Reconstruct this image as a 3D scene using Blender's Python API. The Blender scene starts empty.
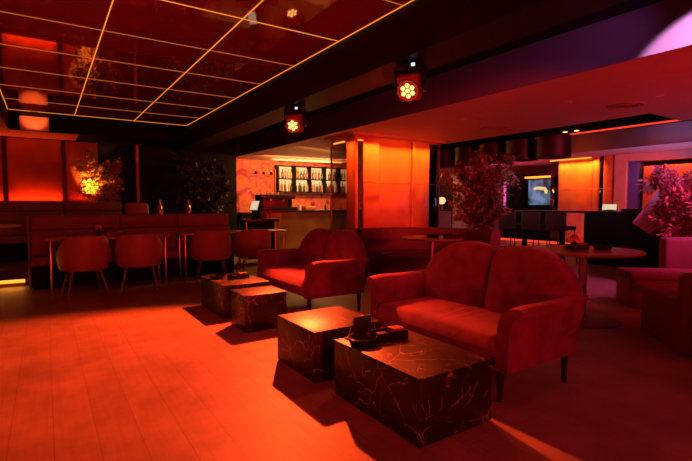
import bpy, bmesh, math, random
from mathutils import Vector, Matrix
random.seed(7)
PI = math.pi
SC = bpy.context.scene
C = SC.collection

# ------------------------------------------------------------------ materials
def _nodes(name):
    m = bpy.data.materials.new(name); m.use_nodes = True
    nt = m.node_tree
    return m, nt, nt.nodes['Principled BSDF']

def mat(name, col, rough=.5, metal=0., spec=.5, bump=0., bscale=60., var=0., vscale=6., sheen=0., ior=None, stint=None):
    m, nt, b = _nodes(name)
    b.inputs['Base Color'].default_value = (*col, 1)
    b.inputs['Roughness'].default_value = rough
    b.inputs['Metallic'].default_value = metal
    b.inputs['Specular IOR Level'].default_value = spec
    if ior: b.inputs['IOR'].default_value = ior
    if sheen:
        b.inputs['Sheen Weight'].default_value = sheen
        b.inputs['Sheen Roughness'].default_value = .4
        b.inputs['Sheen Tint'].default_value = (*(stint or (1, .6, .5)), 1)
    tc = nt.nodes.new('ShaderNodeTexCoord')
    if var:
        n = nt.nodes.new('ShaderNodeTexNoise'); n.inputs['Scale'].default_value = vscale; n.inputs['Detail'].default_value = 5
        nt.links.new(tc.outputs['Object'], n.inputs['Vector'])
        r = nt.nodes.new('ShaderNodeValToRGB')
        r.color_ramp.elements[0].position = .3; r.color_ramp.elements[1].position = .7
        r.color_ramp.elements[0].color = (*[c * (1 - var) for c in col], 1)
        r.color_ramp.elements[1].color = (*[min(1, c * (1 + var)) for c in col], 1)
        nt.links.new(n.outputs['Fac'], r.inputs['Fac']); nt.links.new(r.outputs['Color'], b.inputs['Base Color'])
    if bump:
        n2 = nt.nodes.new('ShaderNodeTexNoise'); n2.inputs['Scale'].default_value = bscale; n2.inputs['Detail'].default_value = 3
        nt.links.new(tc.outputs['Object'], n2.inputs['Vector'])
        bp = nt.nodes.new('ShaderNodeBump'); bp.inputs['Strength'].default_value = bump; bp.inputs['Distance'].default_value = .02
        nt.links.new(n2.outputs['Fac'], bp.inputs['Height']); nt.links.new(bp.outputs['Normal'], b.inputs['Normal'])
    return m

def emit(name, col, strength, base=(.02, .02, .02)):
    m, nt, b = _nodes(name)
    b.inputs['Base Color'].default_value = (*base, 1)
    b.inputs['Emission Color'].default_value = (*col, 1)
    b.inputs['Emission Strength'].default_value = strength
    return m

def floor_mat():
    m, nt, b = _nodes('wood_floor')
    tc = nt.nodes.new('ShaderNodeTexCoord')
    mp = nt.nodes.new('ShaderNodeMapping'); mp.inputs['Rotation'].default_value = (0, 0, PI / 2)
    nt.links.new(tc.outputs['Object'], mp.inputs['Vector'])
    br = nt.nodes.new('ShaderNodeTexBrick')
    br.inputs['Scale'].default_value = 1.0; br.inputs['Brick Width'].default_value = 1.5; br.inputs['Row Height'].default_value = .19
    br.inputs['Mortar Size'].default_value = .0025; br.inputs['Mortar Smooth'].default_value = .3
    br.inputs['Color1'].default_value = (.37, .265, .2, 1); br.inputs['Color2'].default_value = (.335, .24, .18, 1)
    br.inputs['Mortar'].default_value = (.24, .17, .12, 1); br.offset = .37
    nt.links.new(mp.outputs['Vector'], br.inputs['Vector'])
    st = nt.nodes.new('ShaderNodeMapping'); st.inputs['Scale'].default_value = (30, 1.6, 1)
    nt.links.new(tc.outputs['Object'], st.inputs['Vector'])
    n = nt.nodes.new('ShaderNodeTexNoise'); n.inputs['Scale'].default_value = 1.4; n.inputs['Detail'].default_value = 7; n.inputs['Roughness'].default_value = .65
    nt.links.new(st.outputs['Vector'], n.inputs['Vector'])
    mr = nt.nodes.new('ShaderNodeMapRange'); mr.inputs['From Min'].default_value = .3; mr.inputs['From Max'].default_value = .7
    mr.inputs['To Min'].default_value = .86; mr.inputs['To Max'].default_value = 1.08
    nt.links.new(n.outputs['Fac'], mr.inputs['Value'])
    bl = nt.nodes.new('ShaderNodeTexNoise'); bl.inputs['Scale'].default_value = 2.2; bl.inputs['Detail'].default_value = 8; bl.inputs['Roughness'].default_value = .65
    nt.links.new(tc.outputs['Object'], bl.inputs['Vector'])
    mr2 = nt.nodes.new('ShaderNodeMapRange'); mr2.inputs['From Min'].default_value = .3; mr2.inputs['From Max'].default_value = .7
    mr2.inputs['To Min'].default_value = .68; mr2.inputs['To Max'].default_value = 1.2
    nt.links.new(bl.outputs['Fac'], mr2.inputs['Value'])
    mu = nt.nodes.new('ShaderNodeMath'); mu.operation = 'MULTIPLY'
    nt.links.new(mr.outputs['Result'], mu.inputs[0]); nt.links.new(mr2.outputs['Result'], mu.inputs[1])
    mx = nt.nodes.new('ShaderNodeVectorMath'); mx.operation = 'SCALE'
    nt.links.new(br.outputs['Color'], mx.inputs[0]); nt.links.new(mu.outputs[0], mx.inputs['Scale'])
    nt.links.new(mx.outputs['Vector'], b.inputs['Base Color'])
    rr = nt.nodes.new('ShaderNodeMapRange'); rr.inputs['To Min'].default_value = .42; rr.inputs['To Max'].default_value = .62
    nt.links.new(n.outputs['Fac'], rr.inputs['Value']); nt.links.new(rr.outputs['Result'], b.inputs['Roughness'])
    b.inputs['Specular IOR Level'].default_value = .35
    bp = nt.nodes.new('ShaderNodeBump'); bp.inputs['Strength'].default_value = .25; bp.inputs['Distance'].default_value = .004
    nt.links.new(mu.outputs[0], bp.inputs['Height']); nt.links.new(bp.outputs['Normal'], b.inputs['Normal'])
    return m

def marble_mat():
    m, nt, b = _nodes('black_marble')
    tc = nt.nodes.new('ShaderNodeTexCoord')
    geo = nt.nodes.new('ShaderNodeNewGeometry')
    warp = nt.nodes.new('ShaderNodeTexNoise'); warp.inputs['Scale'].default_value = 2.5; warp.inputs['Detail'].default_value = 5
    nt.links.new(geo.outputs['Position'], warp.inputs['Vector'])
    ws = nt.nodes.new('ShaderNodeVectorMath'); ws.operation = 'SCALE'; ws.inputs['Scale'].default_value = .35
    nt.links.new(warp.outputs['Color'], ws.inputs[0])
    ad = nt.nodes.new('ShaderNodeVectorMath'); ad.operation = 'ADD'
    nt.links.new(geo.outputs['Position'], ad.inputs[0]); nt.links.new(ws.outputs['Vector'], ad.inputs[1])
    facs = []
    for sc, wid, thr in ((3.6, .011, .46), (9., .016, .50)):
        v = nt.nodes.new('ShaderNodeTexVoronoi'); v.feature = 'DISTANCE_TO_EDGE'; v.inputs['Scale'].default_value = sc
        nt.links.new(ad.outputs['Vector'], v.inputs['Vector'])
        r = nt.nodes.new('ShaderNodeMapRange'); r.inputs['From Min'].default_value = 0; r.inputs['From Max'].default_value = wid
        r.inputs['To Min'].default_value = 1; r.inputs['To Max'].default_value = 0
        nt.links.new(v.outputs['Distance'], r.inputs['Value'])
        k = nt.nodes.new('ShaderNodeTexNoise'); k.inputs['Scale'].default_value = sc * 1.3; k.inputs['Detail'].default_value = 2
        nt.links.new(geo.outputs['Position'], k.inputs['Vector'])
        kr = nt.nodes.new('ShaderNodeMapRange'); kr.inputs['From Min'].default_value = thr; kr.inputs['From Max'].default_value = thr + .1
        nt.links.new(k.outputs['Fac'], kr.inputs['Value'])
        mu = nt.nodes.new('ShaderNodeMath'); mu.operation = 'MULTIPLY'
        nt.links.new(r.outputs['Result'], mu.inputs[0]); nt.links.new(kr.outputs['Result'], mu.inputs[1])
        facs.append(mu)
    mx = nt.nodes.new('ShaderNodeMath'); mx.operation = 'MAXIMUM'
    nt.links.new(facs[0].outputs[0], mx.inputs[0]); nt.links.new(facs[1].outputs[0], mx.inputs[1])
    mix = nt.nodes.new('ShaderNodeMix'); mix.data_type = 'RGBA'
    mix.inputs[6].default_value = (.012, .010, .010, 1); mix.inputs[7].default_value = (.50, .38, .35, 1)
    nt.links.new(mx.outputs[0], mix.inputs[0]); nt.links.new(mix.outputs[2], b.inputs['Base Color'])
    b.inputs['Roughness'].default_value = .42; b.inputs['Specular IOR Level'].default_value = .62
    return m

def mural_mat():
    m, nt, b = _nodes('painted_mural')
    tc = nt.nodes.new('ShaderNodeTexCoord')
    w = nt.nodes.new('ShaderNodeTexNoise'); w.inputs['Scale'].default_value = 2.6; w.inputs['Detail'].default_value = 6; w.inputs['Distortion'].default_value = 1.5
    nt.links.new(tc.outputs['Object'], w.inputs['Vector'])
    r = nt.nodes.new('ShaderNodeValToRGB'); e = r.color_ramp.elements
    e[0].position = .30; e[0].color = (.22, .03, .06, 1)
    e[1].position = .72; e[1].color = (.80, .45, .40, 1)
    for p, c in ((.40, (.55, .08, .10, 1)), (.47, (.75, .20, .28, 1)), (.53, (.85, .32, .08, 1)), (.60, (.70, .16, .12, 1))):
        x = e.new(p); x.color = c
    nt.links.new(w.outputs['Fac'], r.inputs['Fac']); nt.links.new(r.outputs['Color'], b.inputs['Base Color'])
    b.inputs['Roughness'].default_value = .7
    return m

M = dict(
    floor=floor_mat(), marble=marble_mat(), mural=mural_mat(),
    black=mat('black_paint', (.006, .006, .007), .7, spec=.2),
    black_gloss=mat('black_lacquer', (.012, .010, .011), .3),
    dark_leather=mat('dark_leather', (.018, .013, .013), .5, bump=.15, bscale=150),
    velvet=mat('red_velvet', (.21, .036, .085), .85, spec=.15, bump=.15, bscale=40, var=.3, vscale=7, sheen=.4),
    leather=mat('chair_leather', (.40, .15, .11), .5, bump=.12, bscale=120, var=.08),
    bench_cloth=mat('banquette_leather', (.26, .12, .10), .55, bump=.12, bscale=90, var=.08),
    booth_cloth=mat('booth_leather', (.11, .04, .038), .55, bump=.12, bscale=90, var=.1),
    rose_cloth=mat('rose_upholstery', (.20, .09, .15), .75, bump=.2, bscale=120, var=.12, sheen=.3),
    shell=mat('bronze_shell', (.22, .10, .06), .45, var=.1),
    wood_leg=mat('dark_wood', (.02, .012, .010), .4, var=.3, vscale=20),
    mirror=mat('mirrored_ceiling', (.42, .03, .018), .03, spec=1., ior=1.9),
    plaster=mat('soffit_plaster', (.62, .46, .42), .75, bump=.05, bscale=90, var=.05),
    wall_panel=mat('wall_panel', (.58, .17, .11), .6, bump=.08, bscale=70, var=.12, vscale=3),
    stone=mat('honey_stone', (.62, .21, .10), .32, var=.22, vscale=2.2, spec=.5),
    dark_mirror=mat('smoked_mirror', (.10, .08, .08), .05, metal=1.),
    brass=mat('brushed_brass', (.75, .5, .25), .3, metal=1.),
    chair_metal=mat('chair_metal', (.30, .16, .10), .45, metal=.8),
    steel=mat('brushed_steel', (.6, .55, .55), .28, metal=1.),
    gold_panel=mat('bronze_bar_front', (.34, .22, .10), .4, metal=.7, var=.35, vscale=2.5),
    table=mat('table_laminate', (.35, .2, .15), .3, var=.15),
    leaf=mat('leaf_green', (.17, .10, .045), .45, var=.4, vscale=9),
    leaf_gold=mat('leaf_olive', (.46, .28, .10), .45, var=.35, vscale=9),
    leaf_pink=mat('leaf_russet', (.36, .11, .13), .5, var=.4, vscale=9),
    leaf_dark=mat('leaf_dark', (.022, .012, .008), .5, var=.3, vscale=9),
    bark=mat('bark', (.14, .08, .05), .8, bump=.4, bscale=40),
    pot=mat('dark_pot', (.05, .04, .04), .45, var=.2),
    white=mat('white_enamel', (.78, .74, .72), .4),
    petal=mat('pink_petal', (.8, .35, .5), .6, var=.2, vscale=40),
    pale=mat('pale_board', (.75, .55, .62), .6, var=.15, vscale=5),
    cream=mat('cream_plaster', (.45, .36, .24), .7, var=.1),
    led=emit('amber_led', (1., .26, .03), 1.15),
    led_dim=emit('amber_led_cross', (1., .22, .025), .55),
    led_red=emit('red_led', (1., .05, .02), 1.2),
    led_amber=emit('bright_amber_led', (1., .30, .025), 2.2),
    lens=emit('lamp_led', (1., .42, .10), 4.),
    lens_purple=emit('purple_lamp_led', (.8, .3, 1.), 4.),
    display=emit('small_display', (.5, .65, 1.), 1.6),
    screen=None,
    tablet=emit('tablet_screen', (1., .78, .5), .75),
    shelf_glow=emit('backlit_panel', (1., .62, .24), 1.15),
    magenta=emit('magenta_panel', (1., .12, .55), .9),
    globe=emit('globe_lamp', (1., .6, .3), 1.2),
)
def glass_mat():
    m, nt, b = _nodes('smoked_glass')
    tr = nt.nodes.new('ShaderNodeBsdfTransparent'); tr.inputs[0].default_value = (.68, .58, .54, 1)
    gl = nt.nodes.new('ShaderNodeBsdfGlossy'); gl.inputs['Roughness'].default_value = .03; gl.inputs[0].default_value = (.8, .8, .8, 1)
    fr = nt.nodes.new('ShaderNodeLayerWeight'); fr.inputs['Blend'].default_value = .12
    mx = nt.nodes.new('ShaderNodeMixShader')
    nt.links.new(fr.outputs['Facing'], mx.inputs[0]); nt.links.new(tr.outputs[0], mx.inputs[1]); nt.links.new(gl.outputs[0], mx.inputs[2])
    nt.links.new(mx.outputs[0], nt.nodes['Material Output'].inputs[0])
    return m
M['smoked'] = glass_mat()
def screen_mat():
    m, nt, b = _nodes('tv_picture')
    tc = nt.nodes.new('ShaderNodeTexCoord')
    mp = nt.nodes.new('ShaderNodeMapping'); nt.links.new(tc.outputs['Generated'], mp.inputs['Vector'])
    g = nt.nodes.new('ShaderNodeTexGradient'); g.gradient_type = 'LINEAR'
    mp.inputs['Rotation'].default_value = (0, 0, -PI / 2)
    nt.links.new(mp.outputs['Vector'], g.inputs['Vector'])
    n = nt.nodes.new('ShaderNodeTexNoise'); n.inputs['Scale'].default_value = 2.2
    nt.links.new(tc.outputs['Generated'], n.inputs['Vector'])
    r = nt.nodes.new('ShaderNodeValToRGB'); e = r.color_ramp.elements
    e[0].position = .35; e[0].color = (.01, .02, .05, 1); e[1].position = .65; e[1].color = (.20, .28, .50, 1)
    nt.links.new(n.outputs['Fac'], r.inputs['Fac'])
    b.inputs['Base Color'].default_value = (.01, .01, .01, 1)
    nt.links.new(r.outputs['Color'], b.inputs['Emission Color']); b.inputs['Emission Strength'].default_value = .8
    return m
M['screen'] = screen_mat()
M['screen_mark'] = emit('tv_picture_mark', (1., .75, .3), .8)
BOTTLES = [mat('bottle_glass_%d' % i, c, .12, spec=.8) for i, c in enumerate(
    ((.20, .05, .015), (.06, .04, .02), (.35, .22, .08), (.04, .10, .04), (.5, .42, .3), (.30, .03, .02)))]

# ------------------------------------------------------------------ mesh helpers
def B(): return bmesh.new()

def box(bm, x0, x1, y0, y1, z0, z1, bev=0., seg=2, mtx=None):
    vs = [bm.verts.new((x, y, z)) for x in (x0, x1) for y in (y0, y1) for z in (z0, z1)]
    q = [(0, 1, 3, 2), (4, 6, 7, 5), (0, 4, 5, 1), (2, 3, 7, 6), (0, 2, 6, 4), (1, 5, 7, 3)]
    fs = [bm.faces.new([vs[i] for i in f]) for f in q]
    allv = vs
    if bev:
        es = list({e for f in fs for e in f.edges})
        r = bmesh.ops.bevel(bm, geom=es, offset=bev, segments=seg, affect='EDGES', profile=.5)
        allv = list({v for f in r['faces'] for v in f.verts} | {v for v in vs if v.is_valid})
    if mtx is not None:
        for v in allv:
            if v.is_valid: v.co = mtx @ v.co
    return bm

def tube(bm, pts, r, seg=8, r2=None):
    pts = [Vector(p) for p in pts]; n = len(pts); rings = []
    for i, p in enumerate(pts):
        t = (pts[min(i + 1, n - 1)] - pts[max(i - 1, 0)]).normalized()
        a = Vector((0, 0, 1)) if abs(t.z) < .9 else Vector((1, 0, 0))
        u = t.cross(a).normalized(); w = t.cross(u).normalized()
        rr = r if r2 is None else r + (r2 - r) * i / (n - 1)
        rings.append([bm.verts.new(p + rr * (math.cos(2 * PI * k / seg) * u + math.sin(2 * PI * k / seg) * w)) for k in range(seg)])
    for a, b in zip(rings, rings[1:]):
        for k in range(seg):
            bm.faces.new((a[k], a[(k + 1) % seg], b[(k + 1) % seg], b[k]))
    bm.faces.new(rings[0]); bm.faces.new(rings[-1])
    return bm

def lathe(bm, prof, c=(0, 0), seg=28, sx=1., sy=1.):
    rings = []
    for r, z in prof:
        if r < 1e-5: rings.append([bm.verts.new((c[0], c[1], z))])
        else: rings.append([bm.verts.new((c[0] + sx * r * math.cos(2 * PI * k / seg), c[1] + sy * r * math.sin(2 * PI * k / seg), z)) for k in range(seg)])
    for a, b in zip(rings, rings[1:]):
        if len(a) == 1 and len(b) == 1: continue
        for k in range(seg):
            k2 = (k + 1) % seg
            if len(a) == 1: bm.faces.new((a[0], b[k2], b[k]))
            elif len(b) == 1: bm.faces.new((a[k], a[k2], b[0]))
            else: bm.faces.new((a[k], a[k2], b[k2], b[k]))
    if len(rings[0]) > 1: bm.faces.new(rings[0])
    if len(rings[-1]) > 1: bm.faces.new(rings[-1])
    return bm

def loft(bm, rings, closed=False):
    """rings: lists of points of equal length; quads between, caps at both ends"""
    vr = [[bm.verts.new(p) for p in r] for r in rings]
    n = len(vr[0])
    for a, b in zip(vr, vr[1:]):
        for k in range(n):
            bm.faces.new((a[k], a[(k + 1) % n], b[(k + 1) % n], b[k]))
    if not closed:
        bm.faces.new(vr[0]); bm.faces.new(vr[-1])
    return bm

def arc_sweep(bm, c, prof, a0, a1, n=28):
    """prof: closed polygon of (radius, z) swept about the vertical through c"""
    return loft(bm, [[(c[0] + r * math.cos(a0 + (a1 - a0) * i / n), c[1] + r * math.sin(a0 + (a1 - a0) * i / n), z) for r, z in prof] for i in range(n + 1)])

def round_poly(pts, rad, n=4):
    out = []
    m = len(pts)
    for i in range(m):
        p = Vector(pts[i]); a = Vector(pts[i - 1]); b = Vector(pts[(i + 1) % m])
        da = (a - p); db = (b - p)
        r = min(rad, da.length * .45, db.length * .45)
        pa = p + da.normalized() * r; pb = p + db.normalized() * r
        for k in range(n + 1):
            t = k / n
            out.append(tuple((1 - t) ** 2 * pa + 2 * t * (1 - t) * p + t * t * pb))
    return out

def obj(name, bm, m, parent=None, angle=35., mtx=None):
    if mtx is not None: bmesh.ops.transform(bm, matrix=mtx, verts=bm.verts)
    bmesh.ops.recalc_face_normals(bm, faces=bm.faces)
    me = bpy.data.meshes.new(name); bm.to_mesh(me); bm.free()
    me.materials.append(m)
    me.shade_smooth()
    me.set_sharp_from_angle(angle=math.radians(angle))
    o = bpy.data.objects.new(name, me); C.objects.link(o)
    if parent is not None: o.parent = parent
    return o

def tag(o, label, cat, group=None):
    o['label'] = label; o['category'] = cat
    if group: o['group'] = group
    return o

def thing(name, label, cat, loc=(0, 0, 0), rotz=0., group=None):
    o = bpy.data.objects.new(name, None); C.objects.link(o)
    o.empty_display_size = .1
    o.location = loc; o.rotation_euler = (0, 0, rotz)
    return tag(o, label, cat, group)

def struct(name, bm, m, parent=None):
    o = obj(name, bm, m, parent)
    if parent is None: o['kind'] = 'structure'
    return o

def dup(root, loc, rotz, label):
    def cp(o, par):
        c = o.copy(); C.objects.link(c)
        if par is not None: c.parent = par
        for ch in o.children: cp(ch, c)
        return c
    r = cp(root, None); r.location = loc; r.rotation_euler = (0, 0, rotz); r['label'] = label
    return r

# ------------------------------------------------------------------ room shell
YF, YN = 12.0, -4.0
b = B(); box(b, -6, 17, -4, 14, -.1, 0); struct('floor', b, M['floor'])

# mirrored coffer ceiling, its bulkheads, the black beam and the plaster soffit
b = B(); box(b, -.54, 2.78, YN, 10.88, 3.0, 3.05); struct('ceiling', b, M['mirror'])
b = B(); box(b, -6, .62, 10.88, YF, 2.62, 3.05); struct('ceiling_far_bulkhead', b, M['plaster'])
b = B(); box(b, .622, 2.78, 10.88, YF, 2.62, 3.05); struct('ceiling_shade_bulkhead', b, M['black'])  # unlit stretch of the bulkhead, its shade painted in as black
b = B(); box(b, -.535, 2.78, 10.86, 10.879, 2.622, 2.998); struct('trim_1', b, M['black'])
b = B(); box(b, -6, -.545, YN, 10.87, 2.62, 3.05); struct('ceiling_left_bulkhead', b, M['plaster'])
b = B(); box(b, -.545, -.541, YN, 10.85, 2.622, 2.998); struct('trim_2', b, M['black'])
b = B(); box(b, 2.785, 3.25, YN, YF, 2.54, 3.05); struct('ceiling_beam', b, mat('beam_paint', (.005, .004, .0035), .6))
b = B(); box(b, 3.26, 4.45, YN, YF, 2.93, 3.05); struct('ceiling_black_bay', b, M['black'])
CX0, CX1, CY0, CY1 = 7.3, 8.35, 3.12, 9.0
b = B()
box(b, 4.47, CX0, YN, 14, 2.5, 2.94)
box(b, CX0, CX1, YN, CY0, 2.5, 2.94)
box(b, CX0, CX1, CY1, 14, 2.5, 2.94)
box(b, CX1, 17, YN, 14, 2.5, 2.94)
struct('ceiling_soffit', b, M['plaster'])
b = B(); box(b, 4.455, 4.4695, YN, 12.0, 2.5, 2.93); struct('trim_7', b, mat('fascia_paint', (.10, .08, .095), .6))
b = B(); box(b, CX0 + .001, CX1 - .001, CY0 + .001, CY1 - .001, 2.86, 2.93); struct('ceiling_recess', b, M['black'])
b = B()
box(b, CX0 + .001, CX0 + .012, CY0, CY1, 2.503, 2.86); box(b, CX1 - .012, CX1 - .001, CY0, CY1, 2.53, 2.86)
box(b, CX0 + .012, CX1 - .012, CY0 + .001, CY0 + .012, 2.503, 2.86); box(b, CX0 + .012, CX1 - .012, CY1 - .012, CY1 - .001, 2.503, 2.86)
struct('trim_3', b, M['black'])
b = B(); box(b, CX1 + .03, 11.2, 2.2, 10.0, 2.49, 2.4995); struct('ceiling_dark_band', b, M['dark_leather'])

# walls
b = B(); box(b, -6, 4.26, YF, YF + .1, 0, 3.05); struct('wall_back', b, M['black'])
b = B(); box(b, 4.26, 4.36, YF, 12.73, 0, 2.94); struct('wall_bar_return', b, M['black'])
b = B(); box(b, 4.36, 12.0, 12.73, 12.85, 0, 2.5); struct('wall_bar', b, M['mural'])
b = B(); box(b, 14.6, 14.7, YN, 14, 0, 2.5); struct('wall_right', b, mat('far_wall_paint', (.32, .08, .12), .7))
b = B(); box(b, -6.1, -6, YN, YF, 0, 3.05); struct('wall_left', b, M['black'])
b = B(); box(b, -6, 17, YN - .1, YN, 0, 3.05); struct('wall_front', b, M['black'])

# red lit wall panels between dark mullions, behind the rear bench
for i, (x0, x1) in enumerate(((-1.72, -.72), (-.64, .34), (.42, 1.05))):
    b = B(); box(b, x0, x1, YF - .035, YF - .001, .1, 2.60, .008)
    struct('wall_back_panel_%d' % (i + 1), b, M['wall_panel'])
for i, x in enumerate((-.68, .38)):
    b = B(); box(b, x - .038, x + .038, YF - .06, YF - .001, .1, 2.61); struct('trim_%d' % (i + 4), b, M['black_gloss'])
b = B(); box(b, 1.84, 1.90, 11.85, YF - .002, .1, 2.61); struct('trim_6', b, M['wall_panel'])  # edge of a black pillar catching light, put into the red colour

# raised platform behind the banquette with a lit nosing
b = B(); box(b, -6, 2.9, 8.16, YF - .061, 0, .1); struct('floor_platform', b, M['dark_leather'])
t = thing('step_light', 'amber light strip glowing along the low step left of the long banquette', 'light', (-1.2, 8.15, 0))
b = B(); box(b, -1.6, .92, -.03, 0, .055, .098); obj('light_bar', b, M['led_amber'], t)
b = B(); box(b, -1.6, .92, -.022, 0, .0, .05); obj('riser_strip', b, mat('step_riser', (.5, .3, .2), .5), t)

# ------------------------------------------------------------------ ceiling light grid
g = thing('ceiling_light_grid', 'amber glowing line lights in a square grid on the mirrored ceiling', 'light', (0, 0, 2.985))
for x in (-.533, .56, 1.665, 2.773):
    b = B(); box(b, x - .005, x + .005, YN, 10.85, .010, .0145); obj('light_strip', b, M['led'], g)
ys = [10.85 - 1.085 * k for k in range(11)]
for i, y in enumerate(ys):
    w = .007 if i == 0 else .0035
    b = B(); box(b, -.518, 2.758, y - w, y + w, .010, .0145); obj('light_strip', b, M['led'] if i in (0, 6) else M['led_dim'], g)

# projector-like box on the far bulkhead
t = thing('ceiling_unit', 'boxy white unit glowing red on the dark bulkhead above the rear bench', 'air unit', (-.12, 10.84, 2.63))
b = B(); box(b, -.235, .235, -.12, 0, 0, .25, .006); obj('housing', b, M['white'], t)
b = B(); box(b, -.18, .16, -.125, -.05, .262, .315, .006); obj('grille', b, M['black'], t)
b = B(); box(b, -.06, .06, -.07, -.0, .25, .355); obj('bracket', b, M['black'], t)

# ------------------------------------------------------------------ sofas
def make_sofa(label):
    """faces -x; local y is the width (right arm at -y)"""
    t = thing('loveseat', label, 'sofa', (0, 0, 0), 0, 'heart-backed velvet loveseats')
    v = M['velvet']
    hw = .58                      # half width between the arms
    # frame
    b = B(); box(b, -.36, .36, -hw - .02, hw + .02, .215, .30, .012); obj('frame', b, v, t)
    # seat cushion: a soft slab with bulging front and a few creases
    b = B()
    nx, ny = 22, 40
    x0, x1 = -.405, .26
    def top(u, w):
        edge = min(1., min(u, 1.2 - u if u > 1 else 9) / .10) if u < .10 else 1.
        ed = math.sqrt(max(0., 1 - (1 - min(1., u / .10)) ** 2))
        sd = math.sqrt(max(0., 1 - (1 - min(1., min(w, 1 - w) / .05)) ** 2))
        z = .335 + .075 * ed * (.35 + .65 * sd) + .018 * math.sin(PI * w) * math.sin(PI * min(1, u))
        for (wc, sl, d, wd) in ((.44, .10, .020, .012), (.53, .12, .020, .012), (.36, .05, .008, .015)):
            s = w - wc - sl * (u - .5)
            z -= d * math.exp(-(s / wd) ** 2) * math.exp(-((u - .55) / .3) ** 2)
        return z
    tp = [[(x0 + (x1 - x0) * i / nx + .012 * math.sin(PI * j / ny) * (-1 if i < 3 else 0), -hw + 2 * hw * j / ny, top(i / nx, j / ny)) for j in range(ny + 1)] for i in range(nx + 1)]
    vt = [[b.verts.new(p) for p in r] for r in tp]
    vb = [[b.verts.new((p[0] + (.02 if i == 0 else 0), p[1], .295)) for p in r] for i, r in enumerate(tp)]
    for i in range(nx):
        for j in range(ny):
            b.faces.new((vt[i][j], vt[i + 1][j], vt[i + 1][j + 1], vt[i][j + 1]))
            b.faces.new((vb[i][j], vb[i][j + 1], vb[i + 1][j + 1], vb[i + 1][j]))
    for j in range(ny):
        b.faces.new((vt[0][j], vt[0][j + 1], vb[0][j + 1], vb[0][j])); b.faces.new((vt[nx][j], vb[nx][j], vb[nx][j + 1], vt[nx][j + 1]))
    for i in range(nx):
        b.faces.new((vt[i][0], vb[i][0], vb[i + 1][0], vt[i + 1][0])); b.faces.new((vt[i][ny], vt[i + 1][ny], vb[i + 1][ny], vb[i][ny]))
    obj('seat_cushion', b, v, t, 50)
    # backrest: two rounded lobes leaning back, joined in a valley
    for s in (1, -1):
        b = B()
        seam, cy, cz, ry, rz = -.02, s * .25 - .02, .50, .455, .395
        nr, na = 12, 48
        lean = math.tan(math.radians(11))
        front, back = [], []
        for k in range(nr + 1):
            r = math.sin(.5 * PI * k / nr)
            th_f = .085 * (1 - r ** 3.2) ** .55 if r < 1 else 0
            rf, rb = [], []
            for a in range(na):
                an = 2 * PI * a / na
                ca, sa = math.cos(an), math.sin(an)
                e = 1. if sa > 0 else .55
                yy = cy + ry * r * math.copysign(abs(ca) ** e, ca)
                if sa < 0: yy = cy + (yy - cy) * (1 + .26 * sa) if s * (yy - cy) > 0 else yy
                if s * (yy - seam) < 0: yy = seam
                cr = min(1., abs(yy - seam) / .11) ** .5
                zz = cz + (rz if sa > 0 else .25) * r * math.copysign(abs(sa) ** (.98 if sa > 0 else .55), sa)
                xc = .235 + (zz - .4) * lean
                rf.append((xc - th_f * (.35 + .65 * cr) - .045 + .03 * (1 - cr), yy, zz)); rb.append((xc + .45 * th_f + .05, yy, zz))
            front.append(rf); back.append(rb)
        def surf(rings, flip):
            c = b.verts.new((rings[0][0]))
            prev = None
            vr = [[b.verts.new(p) for p in r] for r in rings[1:]]
            for a in range(na):
                a2 = (a + 1) % na
                b.faces.new((c, vr[0][a], vr[0][a2]))
            for p, q in zip(vr, vr[1:]):
                for a in range(na):
                    a2 = (a + 1) % na
                    b.faces.new((p[a], q[a], q[a2], p[a2]))
            return vr[-1]
        ef = surf(front, 0); eb = surf(back, 1)
        for a in range(na):
            a2 = (a + 1) % na
            b.faces.new((ef[a], eb[a], eb[a2], ef[a2]))
        obj('backrest', b, v, t, 60)
    # flared scroll arms
    for s in (1, -1):
        prof = [(.0, .215), (.0, .46), (.008, .52), (.03, .57), (.062, .598), (.10, .612), (.14, .614), (.164, .602), (.168, .582), (.152, .564),
                (.118, .546), (.100, .51), (.089, .46), (.085, .40), (.085, .215)]
        prof = [(y, z) for y, z in prof]
        rings = []
        nseg = 12
        for i in range(nseg + 1):
            u = i / nseg
            ring = []
            for (y, z) in prof:
                up = max(0, (z - .215) / .395)
                xf = -.385 + .025 * up ** 2
                xb = .335 + .015 * up
                round_f = .022 * (1 - min(1, u / .06)) if u < .06 else 0
                drop = .05 * max(0., 1 - u / .18) ** 2 * max(0, (up - .7) / .3)
                sag = .012 * math.sin(PI * u) * up
                ring.append((xf + (xb - xf) * u, s * (hw + y * (1 - .12 * u * up)), z - .3 * drop - .5 * sag))
            rings.append(ring)
        b = B(); loft(b, rings); bmesh.ops.subdivide_edges(b, edges=[], cuts=0)
        obj('armrest', b, v, t, 40)
    # legs
    for sx, sy in ((-.31, .56), (-.31, -.56), (.305, .56), (.305, -.60)):
        b = B(); lathe(b, [(.013, 0), (.016, .005), (.024, .20), (.026, .222)], (sx, sy), 14); obj('leg', b, M['wood_leg'], t)
    return t
SX = 2.58
sofa = make_sofa('heart-backed red velvet loveseat nearest the camera, behind the large marble cube tables')
sofa.location = (SX, 2.30, 0)
dup(sofa, (SX + .03, 4.75, 0), 0, 'heart-backed red velvet loveseat farther back, in front of the glowing bar')

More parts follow.
